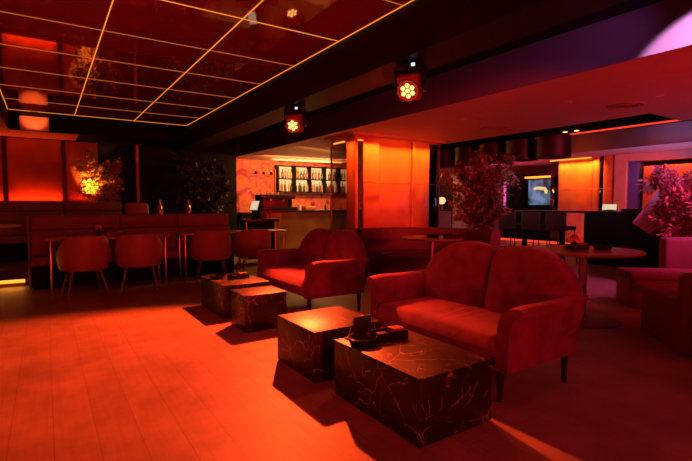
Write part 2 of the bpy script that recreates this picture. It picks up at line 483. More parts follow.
# ------------------------------------------------------------------ marble cube tables
def cube_table(x0, x1, y0, y1, h, label):
    b = B(); w, d = (x1 - x0) / 2, (y1 - y0) / 2
    box(b, -w, w, -d, d, .004, h, .004)
    o = obj('coffee_table', b, M['marble'])
    o.location = ((x0 + x1) / 2, (y0 + y1) / 2, 0)
    tag(o, label, 'coffee table', 'black marble cube tables')
    b = B(); box(b, -w + .02, w - .02, -d + .02, d - .02, 0, .004); obj('plinth', b, M['black'], o)
    return o
cube_table(1.49, 2.025, 1.605, 2.39, .35, 'largest black marble block table with pale veins, nearest the camera')
cube_table(1.46, 2.02, 2.595, 3.17, .35, 'square black marble block table with bright amber top, next to the nearest block')
cube_table(1.515, 1.94, 3.99, 4.37, .35, 'small black marble block table with bare orange top before the farther loveseat')
cube_table(1.515, 2.05, 4.62, 5.42, .35, 'long black marble block table carrying a tray, farthest from the camera')

# ------------------------------------------------------------------ little table sets
def caddy(loc, rz, label):
    t = thing('table_caddy', label, 'caddy', loc, rz, 'black caddies on the tables')
    b = B()
    box(b, -.11, .11, -.055, .055, 0, .006); box(b, -.11, .11, -.055, -.049, .006, .05); box(b, -.11, .11, .049, .055, .006, .05)
    box(b, -.11, -.104, -.049, .049, .006, .05); box(b, .104, .11, -.049, .049, .006, .05); box(b, .0, .006, -.049, .049, .006, .045)
    obj('tray', b, M['black_gloss'], t)
    b = B(); box(b, .012, .098, -.04, .04, .006, .062, .004); obj('napkins', b, mat('napkin', (.30, .12, .12), .8), t)
    b = B(); box(b, -.095, -.01, -.03, .04, .006, .038, .003); obj('card_box', b, M['dark_leather'], t)
    return t
def bowl(loc, label):
    t = thing('ashtray', label, 'ashtray', loc, 0, 'black ashtrays on the tables')
    b = B(); lathe(b, [(0, 0), (.07, 0), (.085, .012), (.092, .035), (.086, .037), (.076, .018), (.0, .012)], seg=28); obj('dish', b, M['black_gloss'], t)
    b = B()
    pts = [(.088 * math.cos(a), .088 * math.sin(a), .041) for a in [2 * PI * k / 24 for k in range(24)]]
    for k in range(24): tube(b, [pts[k], pts[(k + 1) % 24]], .003, 6)
    obj('rim', b, M['black_gloss'], t)
    return t
def menu(loc, rz, label):
    t = thing('menu_stand', label, 'menu stand', loc, rz)
    b = B(); tube(b, [(-.12, 0, 0), (-.07, 0, .13), (.07, 0, .13), (.12, 0, 0)], .004, 8); obj('wire_frame', b, M['steel'], t)
    b = B(); box(b, -.07, .07, -.004, .004, .02, .128, .001); obj('card', b, M['dark_leather'], t)
    b = B(); box(b, -.125, .125, -.03, .03, 0, .006); obj('foot', b, M['black_gloss'], t)
    return t
def flower(loc, label):
    t = thing('flower_vase', label, 'vase', loc, 0, 'pink flower vases on the tables')
    b = B(); lathe(b, [(0, 0), (.026, 0), (.03, .02), (.022, .06), (.014, .08), (.017, .09), (.012, .09), (.0, .07)], seg=18); obj('vase', b, M['black_gloss'], t)
    b = B()
    rnd = random.Random(3)
    for k in range(26):
        a, e = rnd.uniform(0, 2 * PI), rnd.uniform(-.2, 1.4)
        d = Vector((math.cos(a) * math.cos(e), math.sin(a) * math.cos(e), math.sin(e)))
        p = Vector((0, 0, .115)) + d * .038
        s = d.cross(Vector((0, 0, 1))).normalized() * .018; u = s.cross(d).normalized() * .018
        vs = [b.verts.new(p + x) for x in (s, u + d * .006, -s, -u + d * .006)]; b.faces.new(vs)
    obj('blossom', b, M['petal'], t)
    return t
caddy((1.80, 2.23, .35), -.1, 'black caddy with napkins on the largest marble block')
bowl((1.60, 2.235, .35), 'black ashtray on the left end of the largest marble block')
menu((1.68, 2.352, .35), .05, 'dark menu card in a wire stand on the largest marble block')
caddy((1.82, 4.99, .35), .2, 'black caddy with napkins on the farthest marble block')
bowl((1.63, 5.12, .35), 'black ashtray on the farthest marble block')

# ------------------------------------------------------------------ dining side: banquette, tables, tub chairs
def long_bench(name, label, x0, x1, yb, zt, depth, segs, m, loc_z=0., seat_z=.45):
    """back plane at y = yb, faces -y"""
    t = thing(name, label, 'bench', ((x0 + x1) / 2, yb, loc_z))
    w = (x1 - x0) / 2
    b = B(); box(b, -w, w, -.02, .12, 0, zt - .22, .01); obj('back_frame', b, m, t)
    n = len(segs)
    xs = [-w] + [s - (x0 + x1) / 2 for s in segs] + [w]
    for a, c in zip(xs, xs[1:]):
        b = B(); box(b, a + .003, c - .003, -.06, .12, zt - .21, zt, .03, 3); obj('back_cushion', b, m, t)
        b = B(); box(b, a + .003, c - .003, -.10, -.02, seat_z + .01, zt - .215, .025, 3); obj('back_pad', b, m, t)
        b = B(); box(b, a + .003, c - .003, -depth, -.02, seat_z - .12, seat_z, .03, 3); obj('seat_cushion', b, m, t)
    b = B(); box(b, -w + .02, w - .02, -depth + .06, -.03, 0, seat_z - .125); obj('base', b, M['black'], t)
    b = B(); box(b, -w - .035, -w - .001, -.16, .12, 0, zt - .01, .008); obj('end_panel', b, m, t)
    return t
long_bench('banquette', 'long red leather banquette behind the four tub chairs', -.19, 2.74, 8.0, 1.03, .40, (.98, 1.86), M['bench_cloth'])
long_bench('banquette', 'rear banquette along the glowing red wall panels', -2.4, 1.45, 11.42, 1.155, .55, (-1.1, .33), M['bench_cloth'], .1)

def dining_table(x0, x1, y0, y1, label):
    w, d = (x1 - x0) / 2, (y1 - y0) / 2
    t = thing('dining_table', label, 'table', ((x0 + x1) / 2, (y0 + y1) / 2, 0), 0, 'tables before the banquette')
    b = B(); box(b, -w, w, -d, d, .72, .75, .004); obj('tabletop', b, M['table'], t)
    for sx in (-1, 1):
        for sy in (-1, 1):
            b = B(); box(b, sx * (w - .06) - .011, sx * (w - .06) + .011, sy * (d - .05) - .014, sy * (d - .05) + .014, 0, .72, .003); obj('leg', b, M['steel'], t)
    return t
dining_table(-.02, 1.52, 6.98, 7.56, 'rectangular table with metal legs at the left end of the long banquette')
dining_table(1.72, 3.50, 7.12, 7.57, 'rectangular table with metal legs at the right end of the long banquette')
caddy((.82, 7.25, .75), 0, 'black caddy on the table at the left end of the banquette')
flower((.62, 7.3, .75), 'small dark vase on the table at the left end of the banquette')

def make_chair(label):
    """faces +y, tub back towards -y"""
    t = thing('tub_chair', label, 'chair', (0, 0, 0), 0, 'tub chairs at the banquette tables')
    b = B(); n = 36; A = math.radians(118)
    def ztop(a):
        k = abs(a)
        if k < .75: return .785
        return .785 - .20 * min(1, (k - .75) / .75) ** 1.1
    rings = []
    for i in range(n + 1):
        a = -A + 2 * A * i / n
        zt = ztop(a); fl = 1.0
        ring = []
        for (r, f) in ((.225, .02), (.26, 0), (.285, .05), (.305, .30), (.318, .65), (.322, .93), (.312, 1.0), (.282, 1.0), (.272, .93), (.262, .6), (.25, .3)):
            z = .335 + (zt - .335) * f
            ring.append((r * 1.0 * math.sin(a), -r * .95 * math.cos(a), z))
        rings.append(ring)
    loft(b, rings); obj('backrest', b, M['leather'], t, 40)
    b = B()
    lathe(b, [(0, .335), (.215, .335), (.235, .36), (.238, .42), (.22, .455), (.15, .468), (0, .47)], (0, .02), 36, 1., 1.05); obj('seat', b, M['leather'], t, 40)
    for sx in (-1, 1):
        for sy in (-1, 1):
            b = B(); tube(b, [(sx * .235, sy * .215 - .02, 0), (sx * .16, sy * .15, .345)], .009, 10, .015); obj('leg', b, M['chair_metal'], t)
    return t
ch = make_chair('tub chair in red leather, leftmost at the banquette'); ch.location = (.41, 6.95, 0); ch.rotation_euler = (0, 0, .12)
dup(ch, (1.09, 6.95, 0), -.18, 'tub chair in red leather, second from the left at the banquette')
dup(ch, (2.17, 7.16, 0), -.20, 'tub chair in red leather, third from the left at the banquette')
dup(ch, (2.86, 7.18, 0), -.12, 'tub chair in red leather, partly behind the farther loveseat')

# things behind the banquette
t = thing('side_table', 'pale table with a central leg at the far left edge', 'table', (-.80, 9.35, .1))
b = B(); lathe(b, [(0, .72), (.45, .72), (.46, .73), (.46, .75), (.45, .755), (0, .755)], seg=36); obj('tabletop', b, mat('pale_tabletop', (.55, .35, .3), .4), t)
b = B(); lathe(b, [(.04, .03), (.035, .4), (.04, .72)], seg=16); obj('pedestal', b, M['steel'], t)
b = B(); lathe(b, [(.25, 0), (.25, .02), (.06, .035), (0, .035)], seg=28); obj('base', b, M['steel'], t)
o = thing('serving_tray', 'dark tray on the pale table at the far left edge', 'tray', (-.85, 9.35, .856))
b = B(); box(b, -.24, .18, -.14, .14, 0, .012, .004); obj('tray_bed', b, M['black_gloss'], o)
b = B()
for q in ((-.24, .18, -.14, -.13), (-.24, .18, .13, .14), (-.24, -.23, -.13, .13), (.17, .18, -.13, .13)): box(b, *q, .012, .035)
obj('tray_rim', b, M['black_gloss'], o)
t = thing('high_console', 'dark narrow console standing behind the long banquette', 'console', (1.95, 9.1, .1))
b = B(); box(b, -.75, .75, -.2, .2, .80, .84, .005); obj('console_top', b, M['black_gloss'], t)
for sx in (-1, 1):
    b = B(); box(b, sx * .68 - .03, sx * .68 + .03, -.17, .17, 0, .8, .004); obj('leg_panel', b, M['black'], t)
o = obj('cushion', box(B(), -.2, .2, -.07, .07, 0, .28, .05, 3), M['leather'], None, 60); o.location = (1.42, 9.12, .945); o.rotation_euler = (-.22, 0, .1)
tag(o, 'red square cushion standing up behind the long banquette', 'cushion')
def bottle_tall(loc, label):
    t = thing('carafe', label, 'carafe', loc, 0, 'tall carafes behind the banquette')
    b = B(); lathe(b, [(0, 0), (.045, 0), (.05, .03), (.05, .16), (.03, .22), (.016, .26), (.016, .31), (.02, .315), (0, .315)], seg=20); obj('body', b, mat('carafe_metal', (.7, .55, .5), .2, metal=1.), t)
    b = B(); lathe(b, [(0, .315), (.028, .317), (.03, .335), (.012, .35), (0, .35)], seg=16); obj('lid', b, M['steel'], t)
bottle_tall((1.80, 9.05, .94), 'silvery carafe beside the red cushion behind the banquette')
bottle_tall((2.33, 9.1, .94), 'silvery carafe before the dark plant behind the banquette')

# ------------------------------------------------------------------ plants
def plant(name, label, loc, h, rx, z0, n, m, seed, leaf=.11, wid=.024, pot_h=.42, pot_r=.22, stems=7, droop=.3, group='potted plants', ylim=None):
    rnd = random.Random(seed)
    t = thing(name, label, 'plant', loc, rnd.uniform(0, 6) * (ylim is None), group)
    def lim(p):
        if ylim is not None and p.y > ylim: p.y = ylim - .3 * (p.y - ylim)
        return p
    b = B(); lathe(b, [(0, 0), (pot_r * .72, 0), (pot_r * .8, .01), (pot_r, pot_h), (pot_r * .9, pot_h), (pot_r * .85, pot_h - .05), (0, pot_h - .05)], seg=32)
    obj('pot', b, M['pot'], t)
    tips = []
    b = B()
    for k in range(stems):
        a = 2 * PI * k / stems + rnd.uniform(-.3, .3)
        rr = rx * rnd.uniform(.25, .85); top = h * rnd.uniform(.72, .98)
        base = Vector((.06 * math.cos(a), .06 * math.sin(a), pot_h - .06))
        end = Vector((rr * math.cos(a), rr * math.sin(a), top))
        pts = []
        for i in range(8):
            u = i / 7
            p = base.lerp(end, u); p.x = base.x + (end.x - base.x) * u ** 1.7; p.y = base.y + (end.y - base.y) * u ** 1.7
            pts.append(lim(p))
        tube(b, pts, .012, 6, .004)
        for i in range(26):
            u = rnd.uniform(.28, 1); j = min(6, int(u * 7)); q = pts[j].lerp(pts[j + 1], u * 7 - j)
            if q.z < z0: continue
            sp = rx * .5 * math.sin(PI * min(1, .25 + .65 * u))
            d = Vector((rnd.gauss(0, 1), rnd.gauss(0, 1), rnd.gauss(.2, .6))).normalized() * sp * rnd.uniform(.3, 1)
            e2 = lim(q + d); tube(b, [q, e2], .003, 4, .0015)
            tips.append((q, e2))
    obj('stems', b, M['bark'], t)
    b = B()
    for k in range(n):
        q, e = rnd.choice(tips)
        p = q.lerp(e, rnd.uniform(.25, 1.1)) + Vector((rnd.gauss(0, .03), rnd.gauss(0, .03), rnd.gauss(0, .03)))
        d = ((e - q).normalized() + Vector((rnd.gauss(0, .6), rnd.gauss(0, .6), rnd.gauss(-droop, .5)))).normalized()
        L = leaf * rnd.uniform(.6, 1.3)
        s = d.cross(Vector((rnd.gauss(0, 1), rnd.gauss(0, 1), rnd.gauss(0, 1)))).normalized() * wid * rnd.uniform(.7, 1.2)
        nrm = d.cross(s).normalized()
        v = [b.verts.new(lim(x)) for x in (p, p + d * L * .4 + s + nrm * .006, p + d * L - nrm * .01, p + d * L * .4 - s + nrm * .006)]
        b.faces.new(v)
    o = obj('foliage', b, m, t)
    return t
plant('potted_tree', 'leafy potted tree behind the rounded booth', (6.72, 5.66, 0), 2.15, .90, .75, 5200, M['leaf'], 11, .095, .019)
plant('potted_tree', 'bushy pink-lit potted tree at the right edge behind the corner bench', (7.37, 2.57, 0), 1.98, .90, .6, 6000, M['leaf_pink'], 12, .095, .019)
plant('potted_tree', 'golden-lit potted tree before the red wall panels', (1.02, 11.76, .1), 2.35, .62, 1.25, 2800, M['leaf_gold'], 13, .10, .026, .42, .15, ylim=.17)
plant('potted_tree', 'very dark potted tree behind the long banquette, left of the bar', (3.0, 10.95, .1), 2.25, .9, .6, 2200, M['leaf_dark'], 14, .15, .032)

# pale angular board leaning behind the right plant
t = thing('leaning_panel', 'pale pink angular panel tilted among the leaves of the right plant', 'panel', (7.46, 3.05, 0))
pts = []
b = B()
def P(x, z): return (x * .55, -x * .83, z)
quad = [(-.30, .92), (-.08, .76), (.34, 1.15), (.04, 1.46)]
loft(b, [[P(x, z) for x, z in quad], [(P(x, z)[0] + .02, P(x, z)[1] + .013, z) for x, z in quad]]); obj('board', b, M['pale'], t)
b = B(); tube(b, [P(-.05, 0), P(.0, .9)], .012, 8); tube(b, [(.33, -.1, 0), (.03, .0, 1.05)], .012, 8); obj('easel_legs', b, M['black'], t)

# ------------------------------------------------------------------ rounded booth and its table
bc = (4.54, 4.90); bm_ = math.atan2(.675, .74)
t = thing('booth_bench', 'dark rounded booth bench between the two loveseats, before the lit pillar', 'bench', (bc[0], bc[1], 0))
ha = math.radians(60)
b = B(); arc_sweep(b, (0, 0), round_poly([(1.13, .40), (1.17, .80), (1.33, .80), (1.33, .02), (1.18, .02)], .04), bm_ - ha, bm_ + ha); obj('backrest', b, M['booth_cloth'], t)
b = B(); arc_sweep(b, (0, 0), round_poly([(.70, .31), (.68, .37), (.72, .43), (1.12, .43), (1.12, .31)], .03), bm_ - ha + .02, bm_ + ha - .02); obj('seat', b, M['booth_cloth'], t)
b = B(); arc_sweep(b, (0, 0), [(.76, 0), (.74, .305), (1.11, .305), (1.11, 0)], bm_ - ha + .03, bm_ + ha - .03); obj('base', b, M['booth_cloth'], t)

def round_table(loc, r, label, rb):
    t = thing('round_table', label, 'table', (*loc, 0), 0, 'round pedestal tables')
    b = B(); lathe(b, [(0, .705), (r - .01, .705), (r, .712), (r, .727), (r - .006, .732), (0, .732)], seg=56); obj('tabletop', b, M['table'], t)
    b = B(); lathe(b, [(.04, .02), (.04, .7)], seg=20); obj('pedestal', b, M['steel'], t)
    b = B(); lathe(b, [(0, 0), (rb, 0), (rb, .012), (rb - .02, .02), (.06, .03), (0, .03)], seg=48); obj('base', b, M['shell'], t)
    return t
round_table((4.53, 4.66), .42, 'small round table inside the rounded booth', .24)
o = bowl((4.55, 4.66, .732), 'black ashtray on the small booth table')
caddy((4.72, 4.48, .732), -.8, 'black caddy on the small booth table')
RT = (4.62, 2.55)
round_table(RT, .54, 'large round pedestal table behind the nearest loveseat', .36)
caddy((4.60, 2.62, .732), -.7, 'black caddy on the large round table')
flower((4.50, 2.58, .732), 'pink blossom in a small dark vase on the large round table')
bowl((4.78, 2.44, .732), 'black ashtray on the large round table')

# corner benches at the right edge
def corner_bench(label, loc, rz, w, d, back, arm):
    """local: front edge on y=0 from x=0 to w, faces -y"""
    t = thing('corner_bench', label, 'bench', (*loc, 0), rz, 'rose corner benches')
    b = B(); loft(b, [[(x, y, z) for x, y in round_poly([(.02, .03), (w - .02, .03), (w - .02, d), (.02, d)], .10)] for z in (0, .335)]); obj('base', b, M['shell'], t)
    b = B(); box(b, -.02, w, -.01, d - (.16 if back else 0), .34, .435, .03, 3); obj('seat_cushion', b, M['rose_cloth'], t)
    if back:
        b = B(); box(b, .50, w + .3, d - .17, d, .34, .80, .04, 3); obj('backrest', b, M['rose_cloth'], t)
    if arm:
        b = B(); box(b, w, w + .13, .0, d, 0, .66, .05, 3); obj('arm_panel', b, M['shell'], t)
    return t
corner_bench('rose bench with a tall padded back under the right plant', (5.53, 2.49), math.atan2(-.70, .71), 1.1, .56, True, False)
corner_bench('low rose bench at the right edge with a bronze side panel', (4.78, 2.12), math.atan2(-.62, -.64), .80, .55, False, True)

# ------------------------------------------------------------------ lit stone pillar
PX0, PX1, PY0, PY1 = 4.80, 6.96, 6.96, 7.84
t = bpy.data.objects.new('pillar', None); C.objects.link(t); tag(t, 'wide stone-clad pillar glowing orange in front of the bar', 'pillar'); t.location = (PX0, PY0, 0)
b = B(); loft(b, [[(x - PX0, y - PY0, z) for x, y in ((5.0, 7.025), (6.95, 7.025), (6.95, 7.84), (5.66, 7.84))] for z in (0, 2.499)]); obj('core', b, M['stone'], t)
def face(x0, x1, z0, z1, m, name, y=-.0, dth=.05, z_=None):
    b = B(); box(b, x0 - PX0, x1 - PX0, y, y + dth, z0, z1, .004); return obj(name, b, m, t)
face(4.80, 4.86, 0, 2.499, M['stone'], 'corner_post')
face(4.865, 4.995, 0, 2.36, M['smoked'], 'glass_pane', .03, .008)
face(4.86, 5.0, 2.36, 2.499, M['stone'], 'lintel', .02, .04)
face(5.00, 5.37, 0, 2.43, M['stone'], 'stone_panel', .01)
face(5.39, 6.20, 0, 2.46, M['stone'], 'stone_panel', .04, .019)
face(6.21, 6.27, 0, 2.46, M['stone'], 'stone_rib', .0)
face(6.28, 6.68, 0, 2.46, M['stone'], 'stone_panel', .02, .039)
face(6.70, 6.93, 0, 2.44, M['dark_mirror'], 'mirror_strip', .02, .035)
face(6.935, 6.96, 0, 2.499, M['brass'], 'edge_trim', -.01, .07)
b = B(); tube(b, [(.2, -.025, 1.60), (PX1 - PX0, -.025, 1.60)], .006, 8); obj('rail', b, M['brass'], t)
b = B(); box(b, 0, .05, .06, .29, 0, 2.499, .003); obj('stone_panel', b, M['stone'], t)
b = B(); box(b, .01, .02, .295, PY1 - PY0, 0, 2.36, .002); obj('glass_pane', b, M['smoked'], t)
b = B(); box(b, .0, .05, .295, PY1 - PY0, 2.362, 2.499, .003); obj('lintel', b, M['stone'], t)
b = B(); box(b, .0, .03, PY1 - PY0 - .02, PY1 - PY0, 0, 2.362, .003); obj('edge_trim', b, M['brass'], t)
b = B(); box(b, -.15, PX1 - PX0, -.16, -.15, 2.452, 2.499); box(b, -.16, -.15, -.16, .86, 2.452, 2.499); obj('cornice', b, M['plaster'], t)
b = B(); box(b, .57, 1.88, -.125, -.11, 2.482, 2.497); obj('light_bar', b, M['led_amber'], t)
b = B(); box(b, .075, .19, .01, .028, 2.375, 2.395); obj('light_bar', b, M['led_amber'], t)
b = B(); box(b, -.012, -.0, .34, .74, 2.375, 2.395); obj('light_bar', b, M['led_amber'], t)

# ------------------------------------------------------------------ the bar
t = thing('bar_counter', 'bar counter with bronze front and dark top before the lit bottles', 'bar counter', (4.15, 9.72, 0))
b = B(); box(b, .10, 2.9, .06, .55, 0, 1.0); obj('front_panel', b, M['gold_panel'], t)
b = B(); box(b, -.02, 2.95, 0, .62, 1.0, 1.05, .006); obj('worktop', b, M['black_gloss'], t)
b = B(); box(b, -.02, .10, .04, .60, 0, 1.0); obj('end_panel', b, M['black_gloss'], t)

t = thing('espresso_machine', 'black espresso machine on the left end of the bar', 'coffee machine', (4.60, 10.0, 1.05))
b = B(); box(b, -.44, .44, -.17, .22, 0.27, .37, .012); obj('top_body', b, M['black_gloss'], t)
b = B(); box(b, -.30, .40, .05, .22, .05, .27, .006); obj('rear_body', b, mat('red_enamel', (.45, .08, .06), .4), t)
b = B(); box(b, -.42, .48, -.2, .22, 0, .085, .01); obj('drip_tray', b, M['black_gloss'], t)
for x in (-.18, .16):
    b = B(); lathe(b, [(0, .20), (.035, .20), (.035, .27), (0, .27)], (x, -.08), 16); tube(b, [(x, -.08, .21), (x, -.24, .20)], .011, 8); obj('group_head', b, M['steel'], t)
for x in (-.41, .39):
    b = B(); box(b, x - .03, x + .03, -.02, .2, .07, .28); obj('side_post', b, M['black_gloss'], t)
for i, (x, y, h) in enumerate(((-.2, .05, .05), (-.08, .1, .06), (.06, .04, .05))):
    o = obj('cup', lathe(B(), [(0, 0), (.025, 0), (.038, h), (.034, h), (.022, .008), (0, .008)], (0, 0), 18), M['white']); o.location = (4.60 + x, 10.0 + y, 1.42)
    tag(o, ['white cup on the espresso machine, leftmost', 'white cup on the espresso machine, middle', 'white cup on the espresso machine, rightmost'][i], 'cup', 'cups on the espresso machine')
o = obj('tumbler', lathe(B(), [(0, 0), (.035, 0), (.042, .13), (.038, .13), (.032, .012), (0, .012)], (0, 0), 20), M['white']); o.location = (5.17, 9.9, 1.05); tag(o, 'pale tumbler on the bar right beside the espresso machine', 'glass')
o = obj('amber_box', box(B(), -.14, .13, -.1, .1, 0, .10, .01), mat('amber_wood', (.65, .25, .08), .5)); o.location = (5.45, 9.92, 1.05); tag(o, 'small amber box on the bar between glasses', 'box')
o = obj('dark_bottle', lathe(B(), [(0, 0), (.03, 0), (.03, .10), (.012, .13), (.012, .17), (0, .17)], (0, 0), 16), BOTTLES[1]); o.location = (5.92, 9.9, 1.05); tag(o, 'small dark bottle on the bar by the pillar', 'bottle')

# back counter and gooseneck lamps
t = thing('back_counter', 'dark back counter along the painted bar wall', 'counter', (6.3, 12.4, 0))
b = B(); box(b, -1.75, 2.2, -.25, .31, 0, .92); obj('cabinet', b, M['black'], t)
b = B(); box(b, -1.78, 2.22, -.28, .32, .92, .96, .005); obj('worktop', b, M['black_gloss'], t)
for i, x in enumerate((5.24, 5.48, 5.72)):
    t = thing('gooseneck_lamp', ['tall gooseneck lamp on the back counter, leftmost of three', 'tall gooseneck lamp on the back counter, middle of three', 'tall gooseneck lamp on the back counter, nearest the bottle shelves'][i], 'lamp', (x, 12.45, .96), 0, 'gooseneck lamps by the bottle shelves')
    pts = [(0, 0, .02), (0, 0, 1.2)] + [(-.07 + .07 * math.cos(a), 0, 1.2 + .09 * math.sin(a)) for a in [PI * k / 7 for k in range(1, 7)]] + [(-.14, 0, 1.15)]
    b = B(); tube(b, pts, .012, 8); obj('stem', b, M['brass'], t)
    b = B(); lathe(b, [(0, 1.19), (.02, 1.19), (.055, 1.10), (.05, 1.10), (0, 1.15)], (-.14, 0), 16); obj('lamp_shade', b, M['black'], t)
    b = B(); lathe(b, [(0, 0), (.07, 0), (.07, .02), (0, .025)], (0, 0), 20); obj('base', b, M['black'], t)

# bottle shelves
t = thing('bottle_shelf', 'backlit black-framed bottle shelves on the bar wall', 'shelf', (5.82, 12.72, 0))
SW = 2.80
b = B(); box(b, 0, SW, -.02, -.001, 1.58, 2.36); obj('light_panel', b, M['shelf_glow'], t)
for x in (0, .57, 1.10, 1.64, 2.18, 2.73):
    b = B(); box(b, x - .022, x + .022, -.26, -.02, 1.55, 2.37, .003); obj('post', b, M['black'], t)
for z in (1.57, 1.96, 2.35):
    b = B(); box(b, -.02, SW, -.26, -.02, z - .012, z + .012, .002); obj('shelf_board', b, M['black'], t)
kinds = []
for i in range(6):
    bb = B(); rr, hh = ((.036, .30), (.04, .27), (.033, .32), (.042, .25), (.035, .29), (.038, .31))[i]
    lathe(bb, [(0, 0), (rr, 0), (rr, hh * .55), (rr * .8, hh * .66), (rr * .36, hh * .75), (rr * .36, hh * .97), (rr * .42, hh), (0, hh)], (0, 0), 14)
    me_o = obj('liquor_bottle', bb, BOTTLES[i]); kinds.append(me_o)
used = [False] * 6
rb = random.Random(5)
names_bay = ('leftmost', 'second', 'third', 'fourth', 'fifth')
for lv, z in enumerate((1.584, 1.974)):
    for bay, (a, c) in enumerate(((.03, .54), (.60, 1.07), (1.13, 1.61), (1.67, 2.15), (2.21, 2.70))):
        for k in range(5):
            x = 5.82 + a + (c - a) * (k + .5) / 5; kd = rb.randrange(6)
            o = kinds[kd] if not used[kd] else kinds[kd].copy()
            if used[kd]: C.objects.link(o)
            used[kd] = True
            o.location = (x, 12.58 + rb.uniform(-.05, .05), z)
            tag(o, '%s of five bottles on the %s shelf, %s bay of the backlit rack' % (('first', 'second', 'third', 'fourth', 'fifth')[k], ('lower', 'upper')[lv], names_bay[bay]), 'bottle', 'bottles on the backlit shelves')

# host stand with tablet, left of the bar
t = thing('host_stand', 'black console with metal legs standing left of the bar', 'console', (3.62, 8.5, 0))
b = B(); box(b, -.36, .36, -.02, .4, .84, .90, .006); obj('top', b, M['black_gloss'], t)
b = B(); box(b, -.34, .26, .02, .38, .1, .84); obj('cabinet', b, M['black'], t)
for y in (.0, .38):
    b = B(); box(b, .33, .355, y - .012, y + .012, 0, .84); obj('leg', b, M['brass'], t)
    b = B(); box(b, -.355, -.33, y - .012, y + .012, 0, .84); obj('leg', b, M['brass'], t)
t = thing('tablet_stand', 'lit tablet tilted on a stand beside the bar', 'tablet', (3.50, 8.62, .90))
mt = Matrix.Translation((0, 0, .27)) @ Matrix.Rotation(-.75, 4, 'Z') @ Matrix.Rotation(math.radians(52), 4, 'X')
b = B(); box(b, -.085, .085, -.12, .12, -.012, 0, .004, 2, mt); obj('tablet_body', b, M['black'], t)
b = B(); box(b, -.078, .078, -.112, .112, .0, .003, 0, 2, mt); obj('tablet_screen', b, M['tablet'], t)
b = B(); tube(b, [(0, .05, .01), (0, .03, .25)], .012, 8); obj('post', b, M['black'], t)
b = B(); lathe(b, [(0, 0), (.09, 0), (.09, .012), (0, .015)], (0, .05), 20); obj('foot', b, M['black'], t)
for i, (x, y) in enumerate(((3.62, 8.55), (3.71, 8.6), (3.80, 8.56))):
    o = obj('red_goblet', lathe(B(), [(0, 0), (.03, 0), (.006, .012), (.006, .07), (.03, .10), (.035, .16), (.031, .16), (.0, .09)], (0, 0), 16), mat('red_glass', (.4, .05, .05), .2))
    o.location = (x, y, .90); tag(o, ['red goblet on the black console, nearest the tablet', 'red goblet on the black console, middle of three', 'red goblet on the black console, farthest from the tablet'][i], 'glass', 'goblets on the console')

# ------------------------------------------------------------------ right-hand bar, stools, far wall
t = thing('high_table', 'long black high counter in front of the right lit pillar', 'bar counter', (9.0, 3.4, 0))
b = B(); box(b, 0, .55, 0, 3.2, 1.02, 1.06, .006); obj('worktop', b, M['black_gloss'], t)
b = B(); box(b, .05, .5, .02, 1.6, 0, 1.02); obj('front_panel', b, M['black'], t)
for y in (2.2, 3.1):
    b = B(); box(b, .22, .30, y - .04, y + .04, 0, 1.02); obj('leg', b, M['black'], t)
def stool(label):
    t = thing('bar_stool', label, 'stool', (0, 0, 0), 0, 'black bar stools at the high counter')
    b = B(); box(b, -.21, .21, -.2, .2, .68, .76, .03, 3); obj('seat', b, M['dark_leather'], t)
    b = B(); box(b, -.235, -.18, -.22, .22, .66, 1.04, .025, 3); obj('backrest', b, M['dark_leather'], t)
    for sx in (-1, 1):
        for sy in (-1, 1):
            b = B(); tube(b, [(sx * .22, sy * .22, 0), (sx * .17, sy * .17, .68)], .012, 8); obj('leg', b, M['black'], t)
    b = B()
    pts = [(-.205, -.205, .25), (.205, -.205, .25), (.205, .205, .25), (-.205, .205, .25)]
    for k in range(4): tube(b, [pts[k], pts[(k + 1) % 4]], .009, 6)
    obj('footrest', b, M['black'], t)
    return t
st = stool('black bar stool at the high counter, farthest left'); st.location = (8.62, 6.35, 0)
dup(st, (8.62, 5.78, 0), 0, 'black bar stool at the high counter, middle')
dup(st, (8.62, 5.22, 0), 0, 'black bar stool at the high counter, beside the lit gap')
t = thing('payment_terminal', 'small lit screen on the right high counter', 'terminal', (9.12, 4.55, 1.06))
mt = Matrix.Translation((0, 0, .08)) @ Matrix.Rotation(-PI / 2 + .35, 4, 'Z') @ Matrix.Rotation(math.radians(62), 4, 'X')
b = B(); box(b, -.13, .13, -.07, .07, -.015, 0, .004, 2, mt); obj('case', b, M['black'], t)
b = B(); box(b, -.12, .12, -.062, .062, 0, .003, 0, 2, mt); obj('display', b, M['tablet'], t)
b = B(); box(b, -.05, .09, -.08, .08, 0, .03, .004); obj('foot', b, M['black'], t)
o = obj('card_reader', box(B(), -.06, .06, -.25, .25, 0, .05, .01), M['black_gloss']); o.location = (9.2, 4.10, 1.06); tag(o, 'low dark device lying on the right high counter', 'device')

# second lit pillar
QX = 12.7
t = bpy.data.objects.new('pillar', None); C.objects.link(t); tag(t, 'second lit stone pillar behind the right high counter', 'pillar'); t.location = (QX, 6.3, 0)
b = B(); box(b, .06, .9, 0, 1.78, 0, 2.499); obj('core', b, M['stone'], t)
b = B(); box(b, .0, .06, .52, 1.52, 0, 2.47, .004); obj('stone_panel', b, M['stone'], t)
b = B(); box(b, .01, .06, 1.54, 1.78, 0, 2.47, .004); obj('mirror_strip', b, M['dark_mirror'], t)
b = B(); box(b, -.02, .06, .34, .50, 0, 2.499, .004); obj('stone_rib', b, M['stone'], t)
b = B(); box(b, .01, .06, .22, .33, 0, 2.499, .004); obj('mirror_strip', b, M['dark_mirror'], t)
b = B(); box(b, -.03, .06, .0, .21, 0, 2.499, .004); obj('stone_rib', b, M['stone'], t)
b = B(); tube(b, [(-.03, 0, 1.62), (-.03, 1.5, 1.62)], .008, 8); obj('rail', b, M['brass'], t)
